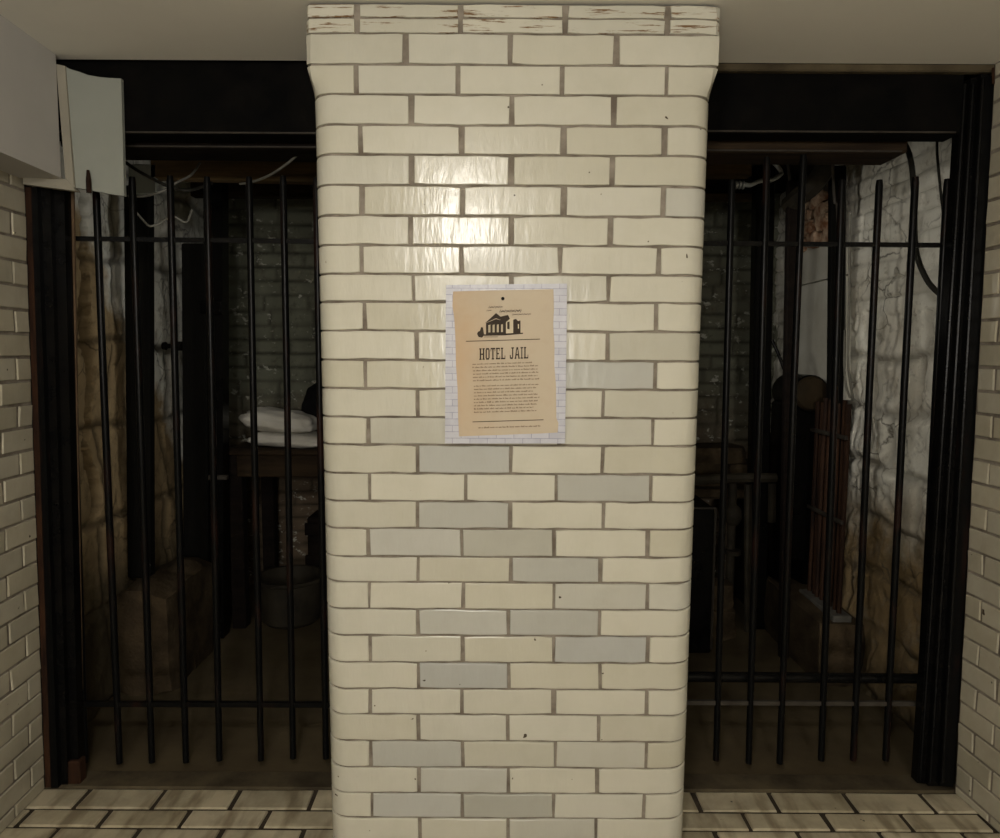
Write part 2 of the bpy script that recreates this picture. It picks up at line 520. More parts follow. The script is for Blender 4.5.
for i, xs in enumerate(rows_x):
    z1, z0 = zrow[i], zrow[i + 1]
    ym = (ROWS_Y[i] + ROWS_Y[i + 1]) / 2 if i < 30 else 831
    sx = [P(x, ym, YP).x for x in xs]
    xl, xr = width((z0 + z1) / 2)
    eL = xl + RAD - RAD * math.pi / 2; eR = xr - RAD + RAD * math.pi / 2
    w = .118 if len(xs) == 3 else .05
    lst = [eL - SIDE, eL - w - .06] + sx + [eR + w + .06, eR + SIDE]
    zs = 6 if i == 2 else 1
    for k in range(len(lst) - 1):
        idx = k - 1
        tnt = GREY.get((i, idx), random.choice([0, 0, 0, .08, .15]))
        endb = k in (0, 1, len(lst) - 3, len(lst) - 2)
        gg_ = .0048 if i < 8 else .0025
        spans = [(z0, z1)] if i else [(z0, z0 + (z1 - z0) * .52), (z0 + (z1 - z0) * .52, z1)]
        for q0, q1 in spans: br.brick(lst[k], lst[k + 1], q0, q1, g=gg_, gz=.0021 if i else .0012, tint=max(0, tnt), val=0 if tnt < 0 else None,
                 worn=1.0 if i == 0 else 0.0, step=.012 if endb else .03, zs=zs, tilt=.0004 if endb else .0009,
                 b=.0025)
ml = [width(1.2)[0] - SIDE + .06 + .02 * k for k in range(int((width(1.2)[1] - width(1.2)[0] + 2 * SIDE - .12) / .02) + 1)]
zz = [0.0] + sorted(z for z in zrow if z > .01)
zz2 = []
for a, b in zip(zz[:-1], zz[1:]): zz2 += [a, (a + b) / 2]
zz2.append(zz[-1])
br.quadstrip(ml, zz2, -.0048)
pillar = br.done('brick_pillar', [M['glaze'], M['mortar']], at=((xl_b + xr_b) / 2, YP, 0))
tag(pillar, 'wide round-cornered pillar of cream glazed bricks standing between the two barred cells', 'pillar')

# ------------------------------------------------------------------ niche side walls
def side_wall(name, base, top, sign, course=.0706, zoff=0.0):
    lean = (top.x - base.x) / (top.z - base.z)
    tdir = WD
    nrm = Vector((WD.y * sign, -WD.x * sign, 0))
    def surf(s, z):
        p = base + tdir * (-s)                # s grows towards the camera
        return Vector((p.x + lean * z, p.y, z)), nrm
    b = Bricks(surf)
    L = 7.2
    z = 0.0; i = 0
    first = zoff if zoff > 0 else course
    zs = [0.0, first]
    while zs[-1] + course < ZC - .02: zs.append(zs[-1] + course)
    zs.append(ZC + .0)
    for i in range(len(zs) - 1):
        s = 0.0
        ss = [0.0, .075 if i % 2 else .155]
        while ss[-1] < L: ss.append(ss[-1] + .235)
        for a, c in zip(ss[:-1], ss[1:]):
            b.brick(a, c, zs[i], zs[i + 1], g=.0035, gz=.003, tint=random.choice([0, 0, .1, .3, .5]), b=.0028, depth=.005, tilt=.0016)
    b.quadstrip([0, L * .5, L], [0, ZC], -.005)
    o = b.done(name, [M['side_glaze'], M['mortar']])
    return struct(o)
wl = side_wall('wall_left', LW0, LWT, 1, .0706, .045)
wr = side_wall('wall_right', RW0, RWT, -1, .0706, .03)

# ------------------------------------------------------------------ corridor floor of brick pavers
def floor_surf(s, t): return Vector((s, t, 0)), Vector((0, 0, 1))
b = Bricks(floor_surf)
ylines = [YG + .004]
for py in (809.5, 828): ylines.append(PZ(300, py, 0).y)
while ylines[-1] > -2.5: ylines.append(ylines[-1] - .092)
jl = {0: 158.0, 1: 184.0, 2: 130}
phase = [PZ(158, 799, 0).x, PZ(185, 818, 0).x, PZ(136, 834, 0).x]
for i in range(len(ylines) - 1):
    y1, y0 = ylines[i], ylines[i + 1]
    ph = phase[i] if i < 3 else phase[1 + (i % 2)]
    x = ph - .243 * 5
    while x > -1.9: x -= .243
    while x < 1.9:
        if x + .243 > -1.75 and x < 1.8:
            b.brick(x, x + .243, y0, y1, g=.0058, gz=.0042, tint=random.choice([0, .1, .4, .8]), b=.004, tilt=.0006)
        x += .243
b.quadstrip([-1.95, 2.1], [-5.0, YG + .004], -.006)
fl = struct(b.done('floor', [M['paver'], M['paver_mortar']]))

# sill strip under the gates
bm = bmesh.new()
box(bm, (-1.62, YG + .004, -.05), (1.62, YG + .10, .003), .006)
struct(finish('trim_1', bm, M['sill']))

# ------------------------------------------------------------------ corridor ceiling, rear wall
bm = bmesh.new(); box(bm, (-2.1, -5.0, ZC), (2.3, YG + .005, ZC + .08), 0)
struct(finish('ceiling', bm, M['ceil']))
bm = bmesh.new(); box(bm, (-2.1, -5.1, -.05), (2.3, -4.98, ZC), 0)
struct(finish('wall_rear', bm, M['cream_paint']))

# boxed-in bulkhead along the left wall, under the ceiling
a0 = P(56, 61, YG - .03); a1 = P(61, 178, YG - .03)
bx = (a0.x + a1.x) / 2
def lwall_x(y): return LW0.x + (y - LW0.y) * WD.x / WD.y
ya = -4.95; yb = YG - .03
def shift(y): return (y - yb) * WD.x / WD.y
bm = bmesh.new()
xw = lwall_x(yb) - .10
f = [(xw, yb, a1.z), (a1.x, yb, a1.z), (a0.x, yb, ZC), (xw, yb, ZC)]
bk = [(px + shift(ya), ya, pz) for px, py, pz in f]
hexa(bm, f, bk)
struct(finish('trim_2', bm, M['white_paint']))

# thin plaster bead where the ceiling meets the right lintel
bm = bmesh.new()
q0 = P(716, 72, YG + .004); q1 = P(993, 75, YG + .004)
box(bm, (q0.x - .3, YG + .003, ZC - .022), (q1.x + .02, YG + .03, ZC), .004)
struct(finish('trim_3', bm, M['sill']))

# ------------------------------------------------------------------ plasterboard panel over the left gate
bd = thing('wall_panel', 'pale plasterboard panel with a broken top edge hanging over the left gate', 'panel', P(95, 196, YG))
bm = bmesh.new()
Yq = YG - .006
prof = [(63, 66), (70, 69), (80, 72), (88, 75), (99, 77), (110, 78), (121, 78.5), (122.5, 130), (124, 196), (110, 194), (97, 191.5), (72, 187)]
fr = [bm.verts.new(P(x, y, Yq - .02 + .03 * (x - 60) / 60)) for x, y in prof]
bkv = [bm.verts.new(v.co + Vector((0, .014, 0))) for v in fr]
bm.faces.new(fr); bm.faces.new(bkv[::-1])
for i in range(len(fr)):
    j = (i + 1) % len(fr); bm.faces.new((fr[i], fr[j], bkv[j], bkv[i]))
finish('board', bm, M['board'], bd)
bm = bmesh.new()
f = [P(56, 64, Yq - .022), P(65, 66, Yq - .022), P(74, 188, Yq - .022), P(66, 186, Yq - .022)]
hexa(bm, f, [p + Vector((0, .02, 0)) for p in f])
o = finish('edge_strip', bm, M['trim_paint'], bd); o['label'] = 'white wooden edge strip'
bm = bmesh.new()
f = [P(23, 177.5, Yq - .024), P(66, 179, Yq - .024), P(76, 191, Yq - .024), P(23, 184, Yq - .024)]
hexa(bm, f, [p + Vector((0, .025, 0)) for p in f])
o = finish('ledge_strip', bm, M['trim_paint'], bd); o['label'] = 'white ledge strip'

bm = bmesh.new()
tube(bm, [P(88, 170, Yq - .018), P(88.5, 180, Yq - .016), P(89, 193, Yq - .014)], [.004, .0075, .0075], 8)
tag(finish('iron_pin', bm, M['rust'], at=P(89, 193, Yq)), 'short rusty iron pin pressed against the pale plasterboard panel', 'pin')

# ------------------------------------------------------------------ sign
YS = YP - .016
def S(x, y, lay=0):                       # point on the face of the sign
    return P(x, y, YS - .0006 * lay)
sg = thing('notice_sign', 'tan HOTEL JAIL notice on a pale brick-patterned board fixed to the pillar', 'sign', P(505, 444, YP))
def plate(bm, pts, thick, lay, mat=0):
    fr = [bm.verts.new(S(x, y, lay)) for x, y in pts]
    bk = [bm.verts.new(v.co + Vector((0, thick, 0))) for v in fr]
    fs = [bm.faces.new(fr), bm.faces.new(bk[::-1])]
    for i in range(len(fr)):
        j = (i + 1) % len(fr); fs.append(bm.faces.new((fr[i], fr[j], bk[j], bk[i])))
    for f in fs: f.material_index = mat
bm = bmesh.new(); plate(bm, [(446, 285), (567, 283.5), (566.5, 340), (565, 443.5), (445, 443.5), (445.5, 360)], .0135, 0)
finish('backing_board', bm, M['brick_print'], sg)
edge = [(453, 291.5), (480, 290.6), (520, 289.8), (553.5, 289.2), (554, 310), (553.2, 325), (554.6, 345), (554.3, 365), (556, 385), (556.2, 405),
        (556.4, 418), (558.6, 423), (557.6, 432.5), (540, 433.6), (520, 434.2), (500, 435), (480, 435.6), (459, 436.4), (458, 415), (457.6, 390), (456, 365), (455.4, 340), (454.4, 320), (452.4, 306)]
bm = bmesh.new(); plate(bm, edge, .0008, 1.4)
pap = finish('paper', bm, M['paper'], sg)

SL = -.030                                  # the print runs slightly uphill
def T(u, v): return (u, v + SL * (u - 504))
def flat(bm, pts, lay=2.4, mat=0):
    f = bm.faces.new([bm.verts.new(S(*T(x, y), lay)) for x, y in pts]); f.material_index = mat
def rect(bm, x0, y0, x1, y1, lay=2.4, mat=0): flat(bm, [(x0, y0), (x1, y0), (x1, y1), (x0, y1)], lay, mat)

def letter(bm, ch, x, y, w, h):
    """condensed slab-serif capital; (x, y) top-left in sign units"""
    def r(a, b_, c, d): rect(bm, x + a * w, y + b_ * h, x + c * w, y + d * h)
    st = .27; sf = .10
    def serif(c, yy, half=.27): r(c - half, yy, c + half, yy + sf)
    if ch == 'H':
        for c in (.2, .8): r(c - st / 2, 0, c + st / 2, 1); serif(c, 0, .22); serif(c, 1 - sf, .22)
        r(.2, .46, .8, .57)
    elif ch == 'O':
        r(.05, .12, .05 + st, .88); r(.95 - st, .12, .95, .88); r(.16, 0, .84, .14); r(.16, .86, .84, 1)
    elif ch == 'T':
        r(.5 - st / 2, 0, .5 + st / 2, 1); r(0, 0, 1, .12); r(0, 0, .13, .30); r(.87, 0, 1, .30); serif(.5, 1 - sf)
    elif ch == 'E':
        r(.10, 0, .10 + st, 1); r(0, 0, .95, .12); r(0, .88, 1, 1); r(.2, .45, .72, .56); r(.82, 0, .95, .27); r(.87, .73, 1, 1)
    elif ch == 'L':
        r(.12, 0, .12 + st, 1); r(0, 0, .52, sf); r(0, .88, 1, 1); r(.86, .68, 1, 1)
    elif ch == 'J':
        r(.55, 0, .55 + st, .88); r(.36, 0, 1, sf); r(.1, .86, .72, 1); r(0, .66, .24, .92)
    elif ch == 'A':
        for s_ in (-1, 1):
            flat(bm, [(x + (.5 + s_ * .02) * w, y), (x + (.5 + s_ * .16) * w, y), (x + (.5 + s_ * .48) * w, y + h), (x + (.5 + s_ * .22) * w, y + h)][::s_])
        r(.36, 0, .64, .2); r(.28, .60, .72, .71); serif(.14, 1 - sf, .17); serif(.86, 1 - sf, .17)
    elif ch == 'I':
        r(.5 - st * .7, 0, .5 + st * .7, 1); r(0, 0, 1, sf); r(0, 1 - sf, 1, 1)
bm = bmesh.new()
cx = 479.4
for ch, w in (('H', 5.2), ('O', 4.5), ('T', 4.6), ('E', 4.2), ('L', 4.4), (' ', 3.0), ('J', 4.2), ('A', 5.0), ('I', 2.6), ('L', 4.4)):
    if ch != ' ': letter(bm, ch, cx, 347.6, w, 11.6)
    cx += w + .75
finish('title', bm, M['ink'], pap)

def text_block(name, lines, ink, hgt=1.5, xr=4):
    bm = bmesh.new()
    for x0, x1, y in lines:
        x = x0
        while x < x1:
            n = random.choice([2, 3, 4, 5, 6, 8])
            for _ in range(n):
                if x > x1: break
                hh = hgt * random.choice([.65, .65, .7, 1.0]); wd = random.uniform(.45, .75)
                rect(bm, x, y + hgt - hh, x + wd, y + hgt)
                x += wd + .22
            x += .75
    return finish(name, bm, ink, pap)
p1 = [(472.5, 532, 362.4), (472.5, 538, 365.7), (473, 537.5, 369), (473, 538, 372.3), (473, 537, 375.6), (473, 538.5, 378.9)]
p2 = [(474, 538, 384.4 + 3.27 * i) for i in range(9)]
p2 = [(a + (0 if i else 0), [538, 536, 533, 538, 539, 538, 537, 533, 536][i], y) for i, (a, b_, y) in enumerate(p2)]
text_block('paragraph', p1, M['soft_ink'])
text_block('paragraph', p2, M['soft_ink'])
text_block('footer', [(478.5, 540, 426)], M['soft_ink'], 1.7)
for (x0, x1, y) in ((466, 540, 339.8), (472.5, 543.5, 420.6)):
    bm = bmesh.new(); rect(bm, x0, y, x1, y + .75); finish('rule', bm, M['ink'], pap)
# little engraving of a house with a turning line of script over it
bm = bmesh.new()
flat(bm, [(486, 334), (486, 322.5), (496, 318.8), (506, 321.5), (506, 334.4)], 2.2)
flat(bm, [(484.8, 322.8), (496, 312.8), (500.5, 316.5), (508, 315), (510, 319), (506, 322.2), (496, 318)], 2.4)
flat(bm, [(506, 334), (506, 321), (509.5, 317.5), (514, 319), (514, 333.5)], 2.2, 1)
flat(bm, [(507.2, 329), (507.2, 322), (509.6, 321.6), (509.6, 329.5)], 2.6)
flat(bm, [(513.2, 333.6), (513.2, 320), (516, 319.2), (518, 321.5), (520.5, 320.8), (520.5, 333.6)], 2.4)
flat(bm, [(518, 329), (517.8, 324.5), (519, 324.5), (519, 329)], 2.6, 1)
for k in range(4): flat(bm, [(488.5 + 4.2 * k, 332), (488.5 + 4.2 * k, 324.6), (490.3 + 4.2 * k, 324.2), (490.3 + 4.2 * k, 332)], 2.7, 1)
for k in range(4): flat(bm, [(489.3 + 4.2 * k, 332), (489.3 + 4.2 * k, 324.6), (489.6 + 4.2 * k, 324.4), (489.6 + 4.2 * k, 332)], 3.0)
flat(bm, [(484, 335.2), (484, 333.8), (523, 333.2), (523, 334.4), (505, 335.4)], 2.5)
flat(bm, [(477, 333), (478, 331), (480, 330), (481, 326.5), (483, 326.8), (483.6, 331), (484.2, 334.6), (482, 337), (478.5, 336.2)], 2.5)
flat(bm, [(484, 336.6), (484, 336.1), (498, 336.4), (498, 336.9)], 2.5)
finish('engraving', bm, [M['ink'], M['print_white']], pap)
bm = bmesh.new()
def script(x0, x1, y, h, th):
    n = int((x1 - x0) / .55); pr = None
    for k in range(n + 1):
        xx = x0 + (x1 - x0) * k / n; yy = y + h * math.sin(k * 2.2) * (.6 + .4 * math.sin(k * .7))
        if pr: flat(bm, [(pr[0], pr[1] - th), (xx, yy - th), (xx, yy + th), (pr[0], pr[1] + th)], 2.4 + .02 * (k % 2))
        pr = (xx, yy)
script(488.5, 502.5, 306.8, 1.4, .42); script(499.5, 521.5, 311.2, 1.7, .6); script(512, 531, 314.8, 1.0, .32)
script(486.5, 491.5, 310, .9, .28)
finish('script_lettering', bm, M['ink'], pap)
bm = bmesh.new()
c = S(502.8, 298.6, 2)
lathe(bm, [(.0035, .003), (.0045, .0), (.0038, -.003), (.0015, -.0045)], c, 'Y', 12)
o = finish('nail', bm, M['rusty_iron'], sg, True); o['label'] = 'dark nail head at the top of the notice'

# ================================================================== STEEL FRAMES
def post(bm, t0, t1, b0, b1, Y0, Y1, bev=0):
    """upright between two pixel columns: top edge t0-t1 and bottom edge b0-b1 ((x, y) pairs) on plane Y0, reaching back to Y1"""
    f = [P(*t0, Y0), P(*t1, Y0), P(*b1, Y0), P(*b0, Y0)]
    for p in f[2:]: p.z = max(p.z, 0.004)
    hexa(bm, f, [p + Vector((0, Y1 - Y0, 0)) for p in f])

gf = thing('gate_frame', 'black iron gate frame with a rusty front edge beside the left tiled wall', 'frame', P(60, 790, YG))
bm = bmesh.new(); post(bm, (25, 187), (33.5, 187), (45.5, 790), (52, 790), YG, YG + .012)
o = finish('rusty_edge', bm, M['rust'], gf); o['label'] = 'rust-brown flat edge against the tiles'
bm = bmesh.new(); post(bm, (31, 187), (37, 187), (51, 790), (58, 790), YG - .004, YG + .03); finish('flange', bm, M['rusty_iron'], gf)
bm = bmesh.new(); post(bm, (35, 187), (50, 187), (56, 789), (68, 789), YG + .015, YG + .05); finish('channel', bm, M['iron'], gf)
bm = bmesh.new(); post(bm, (49, 187), (64, 187), (64, 786), (79, 786), YG + .035, YG + .07); finish('channel', bm, M['iron'], gf)
bm = bmesh.new(); tube(bm, [P(34.5, 190, YG), P(57, 786, YG)], .0045, 6); finish('bead_or_glint', bm, M['grey_iron'], gf)  # paler line painted as the highlight down the frame edge
bm = bmesh.new(); post(bm, (64, 190), (73.5, 190), (75, 690), (82, 690), YG + .0705, YG + .0775)
o = finish('wooden_strip', bm, M['strip_wood'], gf); o['label'] = 'brown wooden strip behind the iron channels'
bm = bmesh.new(); box(bm, P(62, 785, YG + .06) , P(79, 762, YG + .02), .004)
o = finish('foot_block', bm, M['rust'], gf); o['label'] = 'rusty foot of the frame'

gr = thing('gate_frame', 'black iron gate frame of ridged channels beside the right tiled wall', 'frame', P(935, 785, YG))
bm = bmesh.new(); post(bm, (981, 74), (996, 76), (940, 786), (953, 787), YG, YG + .03); finish('flange', bm, M['rusty_iron'], gr)
bm = bmesh.new(); post(bm, (971, 78), (983, 76), (928, 786), (942, 786), YG + .018, YG + .05); finish('channel', bm, M['iron'], gr)
bm = bmesh.new(); post(bm, (962.5, 84), (973, 84), (917, 783), (930, 784), YG + .035, YG + .07); finish('channel', bm, M['iron'], gr)
for (tx, ty, bx_, by_, yy) in ((983, 78, 942, 782, YG - .001), (973, 84, 930, 782, YG + .016), (965, 84, 920, 780, YG + .033)):
    bm = bmesh.new(); tube(bm, [P(tx, ty, yy), P(bx_, by_, yy)], .0055, 8); finish('bead_or_glint', bm, M['iron'], gr)
bm = bmesh.new(); tube(bm, [P(993, 68, YG - .01), P(993.5, 84, YG - .01)], .004, 6); finish('pin', bm, M['rust'], gr)

# lintels over both openings
def lintel(name, label, px0, px1, y_top, y_bot, Y0, depth, mat, cat='beam', group=None):
    a = P(px0, y_bot, Y0); b_ = P(px1, y_bot, Y0)
    top = min(ZC + .06, P((px0 + px1) / 2, y_top, Y0).z)
    bm = bmesh.new()
    zbot = (a.z + b_.z) / 2
    box(bm, (a.x, Y0, zbot), (b_.x, Y0 + depth, top), .006)
    o = tag(finish(name, bm, mat, at=(a.x, Y0, zbot)), label, cat, group)
    bm = bmesh.new(); tube(bm, [(a.x + .02, Y0 - .001, zbot + .004), (b_.x - .02, Y0 - .001, zbot + .004)], .003, 6)
    e = finish('bead_or_glint', bm, M['grey_iron'], o); e['label'] = 'thin paler line painted as the glint along the lower edge'  # paler colour stands in for light caught on the beam edge
    return o
lintel('iron_lintel', 'black iron lintel under the ceiling above the left gate', 24, 372, 40, 134, YG + .03, .09, M['soot'])
lintel('iron_lintel', 'black iron lintel under the ceiling above the right gate', 640, 962, 40, 133, YG + .03, .09, M['soot'])
lintel('wooden_beam', 'dark brown wooden beam behind the iron lintel over the left gate', 60, 372, 100, 148, YG + .14, .16, M['dark_wood'])
lintel('wooden_beam', 'dark brown wooden beam behind the iron lintel over the right gate', 640, 908, 100, 152, YG + .14, .16, M['brown_wood'])
# ================================================================== GATES
def gate(label, bars, rails, base):
    g = thing('barred_gate', label, 'gate', base)
    for (tx, ty, bx_, by_, r) in bars:
        bm = bmesh.new()
        a = P(tx, ty, YB); c = P(bx_, by_, YB)
        tube(bm, [a, a + (c - a) * .01, a.lerp(c, .35) + Vector((random.uniform(-.002, .002), 0, 0)), a.lerp(c, .7), c], [r * .8, r, r, r, r * .95], 12)
        finish('bar', bm, M['rusty_iron'], g, True)
    for (x0, y0, x1, y1, h, d, yoff, mt, nm) in rails:
        bm = bmesh.new()
        a = P(x0, y0, YB + yoff); c = P(x1, y1, YB + yoff)
        if nm == 'round_rail':
            tube(bm, [a, c], h / 2, 12)
        else:
            f = [a + Vector((0, -d / 2, h / 2)), c + Vector((0, -d / 2, h / 2)), c + Vector((0, -d / 2, -h / 2)), a + Vector((0, -d / 2, -h / 2))]
            hexa(bm, f, [p + Vector((0, d, 0)) for p in f])
        o = finish('rail', bm, mt, g, nm == 'round_rail')
        if nm == 'round_rail': o['label'] = 'thick round black lower rail'
        elif mt is M['grey_iron']: o['label'] = 'thin dull grey lower rail'
    return g
rb = .0110
LB = [(67, 190, 85, 762), (96, 188, 119.5, 763), (132, 177, 152, 762), (170, 176, 186, 762), (207, 177, 219.5, 760), (249, 177, 261, 760), (283, 176, 293, 758), (316, 178, 326, 758)]
gl = gate('black barred cell gate left of the brick pillar', [(a, b_, c, d, rb) for a, b_, c, d in LB],
          [(58, 238.5, 345, 242, .014, .012, .0, M['iron'], 'flat'), (78, 703.5, 350, 704.5, .017, .014, .0, M['rusty_iron'], 'flat')], P(200, 775, YB))
RB = [(732, 180, 716, 760), (767, 157, 748.5, 763), (803.5, 155, 779.5, 763), (842, 180, 821, 760), (879.5, 180, 853, 760), (915.5, 177, 885.5, 760), (947.5, 179, 917, 760)]
grt = gate('black barred cell gate right of the brick pillar', [(a, b_, c, d, rb) for a, b_, c, d in RB],
           [(660, 243, 962, 245.5, .014, .012, .0, M['iron'], 'flat'), (655, 702, 922, 703.5, .014, .012, .0, M['grey_iron'], 'flat'),
            (655, 676.5, 925, 678.5, .034, .03, .045, M['iron'], 'round_rail')], P(820, 775, YB))

# ================================================================== CELLS: SHELL
bm = bmesh.new(); box(bm, (-2.0, YG + .10, -.06), (2.0, CELL_BACK + .1, 0), 0)
struct(finish('floor', bm, M['floor']))
bm = bmesh.new(); box(bm, (-2.0, YG + .12, 2.32), (2.0, CELL_BACK + .1, 2.40), 0)
struct(finish('ceiling', bm, M['dark_wood']))
bm = bmesh.new(); box(bm, (-.42, YP + .36, 0), (.42, CELL_BACK, 2.30), .01)
struct(finish('wall_middle', bm, M['dark_rubble']))
# upper closing strip above lintels / wall stubs behind the side walls
for nm, x0, x1 in (('wall_left_return', -2.0, LW0.x - .005), ('wall_right_return', RW0.x + .03, 2.0)):
    bm = bmesh.new(); box(bm, (x0, YG + .002, 0), (x1, YG + .10, ZC), 0)
    struct(finish(nm, bm, M['dark_rubble']))

def relief(name, o, u, n, W, H, res, fn, mat):
    """rough wall: a grid displaced along n by fn(a, z) -> (offset, joint)"""
    bm = bmesh.new()
    jl = bm.verts.layers.float.new('joint')
    o = Vector(o); u = Vector(u); n = Vector(n)
    nx = int(W / res); nz = int(H / res)
    g = []
    for k in range(nz + 1):
        row = []
        for i in range(nx + 1):
            a = W * i / nx; z = H * k / nz
            off, j = fn(a, z)
            v = bm.verts.new(o + u * a + Vector((0, 0, z)) + n * off); v[jl] = j
            row.append(v)
        g.append(row)
    for k in range(nz):
        for i in range(nx):
            bm.faces.new((g[k][i], g[k][i + 1], g[k + 1][i + 1], g[k + 1][i]))
    return struct(finish(name, bm, mat, None, True, 60))

def sm(a, b_, x):
    t_ = max(0, min(1, (x - a) / (b_ - a))); return t_ * t_ * (3 - 2 * t_)
def courses(a, z, ch, bw, seed, jw, wob=.02):
    """distance-to-joint measure for coursed masonry: 0 on a joint, 1 inside"""
    zz = z + wob * noise.noise(Vector((a * 2.2, z * 1.5, seed)))
    r = math.floor(zz / ch); fz = zz - r * ch
    h = noise.noise(Vector((r * 3.7, seed, .5)))
    aa = a + bw * h * 2 + wob * noise.noise(Vector((a * 3, z * 3, seed + 5)))
    w = bw * (1 + .3 * h)
    c = math.floor(aa / w); fa = aa - c * w
    d = min(fz, ch - fz, fa, w - fa)
    cell = noise.noise(Vector((c * 1.9 + .3, r * 2.3 + .7, seed)))
    return sm(0, jw, d), cell

def left_fn(a, z):
    n = noise.fractal(Vector((a * 3, z * 2.4, 1.3)), .8, 2.1, 5)
    j, cell = courses(a, z, .36, .55, 3, .03, .06)
    crack = abs(noise.noise(Vector((a * 5, z * 2.6, 9.1))))
    cr = .5 * (1 - sm(0, .025, crack))
    n2 = noise.fractal(Vector((a * 11, z * 9, 3.3)), .9, 2.1, 3)
    off = .020 * n + .016 * (j - 1) * .8 + .016 * cell - .012 * cr + .007 * n2
    ga = abs(a - (.53 + .035 * noise.noise(Vector((z * 5.5, 2.2, 0))) + .02 * noise.noise(Vector((z * 17, 4.2, 0)))))
    gw = .022 + .02 * noise.noise(Vector((z * 3.1, 8, 0)))
    gap = (1 - sm(gw * .6, gw + .012, ga)) * sm(.70, .80, z) * (1 - sm(2.0, 2.1, z))
    off -= .11 * gap; cr = max(cr, gap)  # gap is cut in and also coloured dark for the shade inside
    if z < .75: off += .05 * (1 - z / .75)
    return off, max((1 - j) * .7, cr * .8)
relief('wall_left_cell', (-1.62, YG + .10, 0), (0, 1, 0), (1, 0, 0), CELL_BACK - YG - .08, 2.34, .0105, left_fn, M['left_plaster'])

def right_fn(a, z):
    n = noise.fractal(Vector((a * 3, z * 3, 4.3)), .8, 2.1, 5)
    if z > 1.58 + .03 * noise.noise(Vector((a * 4, 0, 2))):
        j, cell = courses(a, z, .075, .23, 11, .012, .008)
        off = .010 * (j - 1) + .006 * cell + .008 * n + .01
        return off, (1 - j) * .35
    j, cell = courses(a, z, .235, .36, 6, .035, .06)
    crack = abs(noise.noise(Vector((a * 6, z * 4, 7.7))))
    cr = 1 - sm(0, .03, crack)
    off = .014 * (j - 1) + .016 * cell + .022 * n - .012 * cr + .008 * noise.fractal(Vector((a * 10, z * 10, 6.3)), .9, 2.1, 3)
    if z < .55: off += .06 * (1 - z / .55)
    return off, max((1 - j) * .7, cr * .55)
relief('wall_right_cell', (1.60, YG + .10, 0), (0, 1, 0), (-1, 0, 0), CELL_BACK - YG - .08, 2.34, .0105, right_fn, M['right_stone'])

def back_fn(a, z):
    j, cell = courses(a, z, .082, .235, 21, .014, .012)
    n = noise.fractal(Vector((a * 3, z * 3, 14.3)), .8, 2.1, 4)
    return .014 * (j - 1) + .014 * cell + .012 * n + .006 * noise.fractal(Vector((a * 14, z * 14, 2)), .9, 2.1, 3), 1 - j
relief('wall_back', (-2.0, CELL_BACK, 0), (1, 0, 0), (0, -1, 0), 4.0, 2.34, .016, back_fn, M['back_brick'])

# ================================================================== LEFT CELL CONTENTS
def upright(name, label, cat, px0, px1, ytop, Y, mat, zbot=0.0, depth=.06, bx0=None, bx1=None, ybot=None):
    yb_ = ybot or 600
    bx0 = px0 if bx0 is None else bx0; bx1 = px1 if bx1 is None else bx1
    f = [P(px0, ytop, Y), P(px1, ytop, Y), P(bx1, yb_, Y), P(bx0, yb_, Y)]
    if ybot is None:
        for p in f[2:]: p.z = zbot
    bm = bmesh.new(); hexa(bm, f, [p + Vector((0, depth, 0)) for p in f])
    es = bm.edges[:]
    bmesh.ops.bevel(bm, geom=es, offset=.006, segments=1, affect='EDGES')
    c = sum((p for p in f[2:]), Vector()) / 2
    return tag(finish(name, bm, mat, at=c), label, cat)

# stone plinth along the left wall
bm = bmesh.new()
for i, (yy, w) in enumerate(((2.86, .26), (3.10, .26))):
    rock(bm, (-1.45, yy + w / 2, .21), (.22, w + .03, .46), 4 + i, amp=.14)
tag(finish('stone_plinth', bm, M['rubble'], None, True, 45, at=(-1.45, 3.1, 0)), 'rough brown stone plinth at the foot of the left cell wall', 'plinth')

upright('timber_post', 'dark timber post standing on the stone plinth against the left cell wall', 'post', 123, 149, 185, 3.05, M['post_wood'], .43, .05, 128, 151)
upright('wooden_door', 'dark brown plank door leaning open beside the black latch post', 'door', 181, 205, 243, 3.405, M['post_wood'], .0, .03, 182, 207)

lp = thing('iron_post', 'thick black post with latch fittings in front of the bunk in the left cell', 'post', P(214, 598, 3.47))
bm = bmesh.new(); f = [P(203, 178, 3.45), P(222, 178, 3.45), P(223, 620, 3.45), P(207, 620, 3.45)]
for p in f[2:]: p.z = 0
for p in f[:2]: p.z = 2.2
hexa(bm, f, [p + Vector((0, .08, 0)) for p in f]); finish('shaft', bm, M['iron'], lp)
bm = bmesh.new(); box(bm, P(200, 314, 3.40), P(226, 301, 3.46), .006); finish('latch_box', bm, M['iron'], lp)
bm = bmesh.new(); box(bm, P(198, 480, 3.42), P(229, 474.5, 3.452), .003); finish('cross_bracket', bm, M['grey_iron'], lp)
bm = bmesh.new(); tube(bm, [P(202.5, 245, 3.445), P(203.5, 430, 3.445)], .0055, 8)
o = finish('edge_rod', bm, M['conduit'], lp); o['label'] = 'pale rod along the edge of the post'

bm = bmesh.new()
lathe(bm, [(.018, 0), (.02, .015), (.012, .02), (.010, .06), (.022, .065), (.022, .09)], PX(163, 346, -1.585) , 'X', 12)
tag(finish('wall_knob', bm, M['iron'], None, True, at=PX(163, 346, -1.585)), 'small black iron knob on the pale strip of left cell plaster', 'knob')

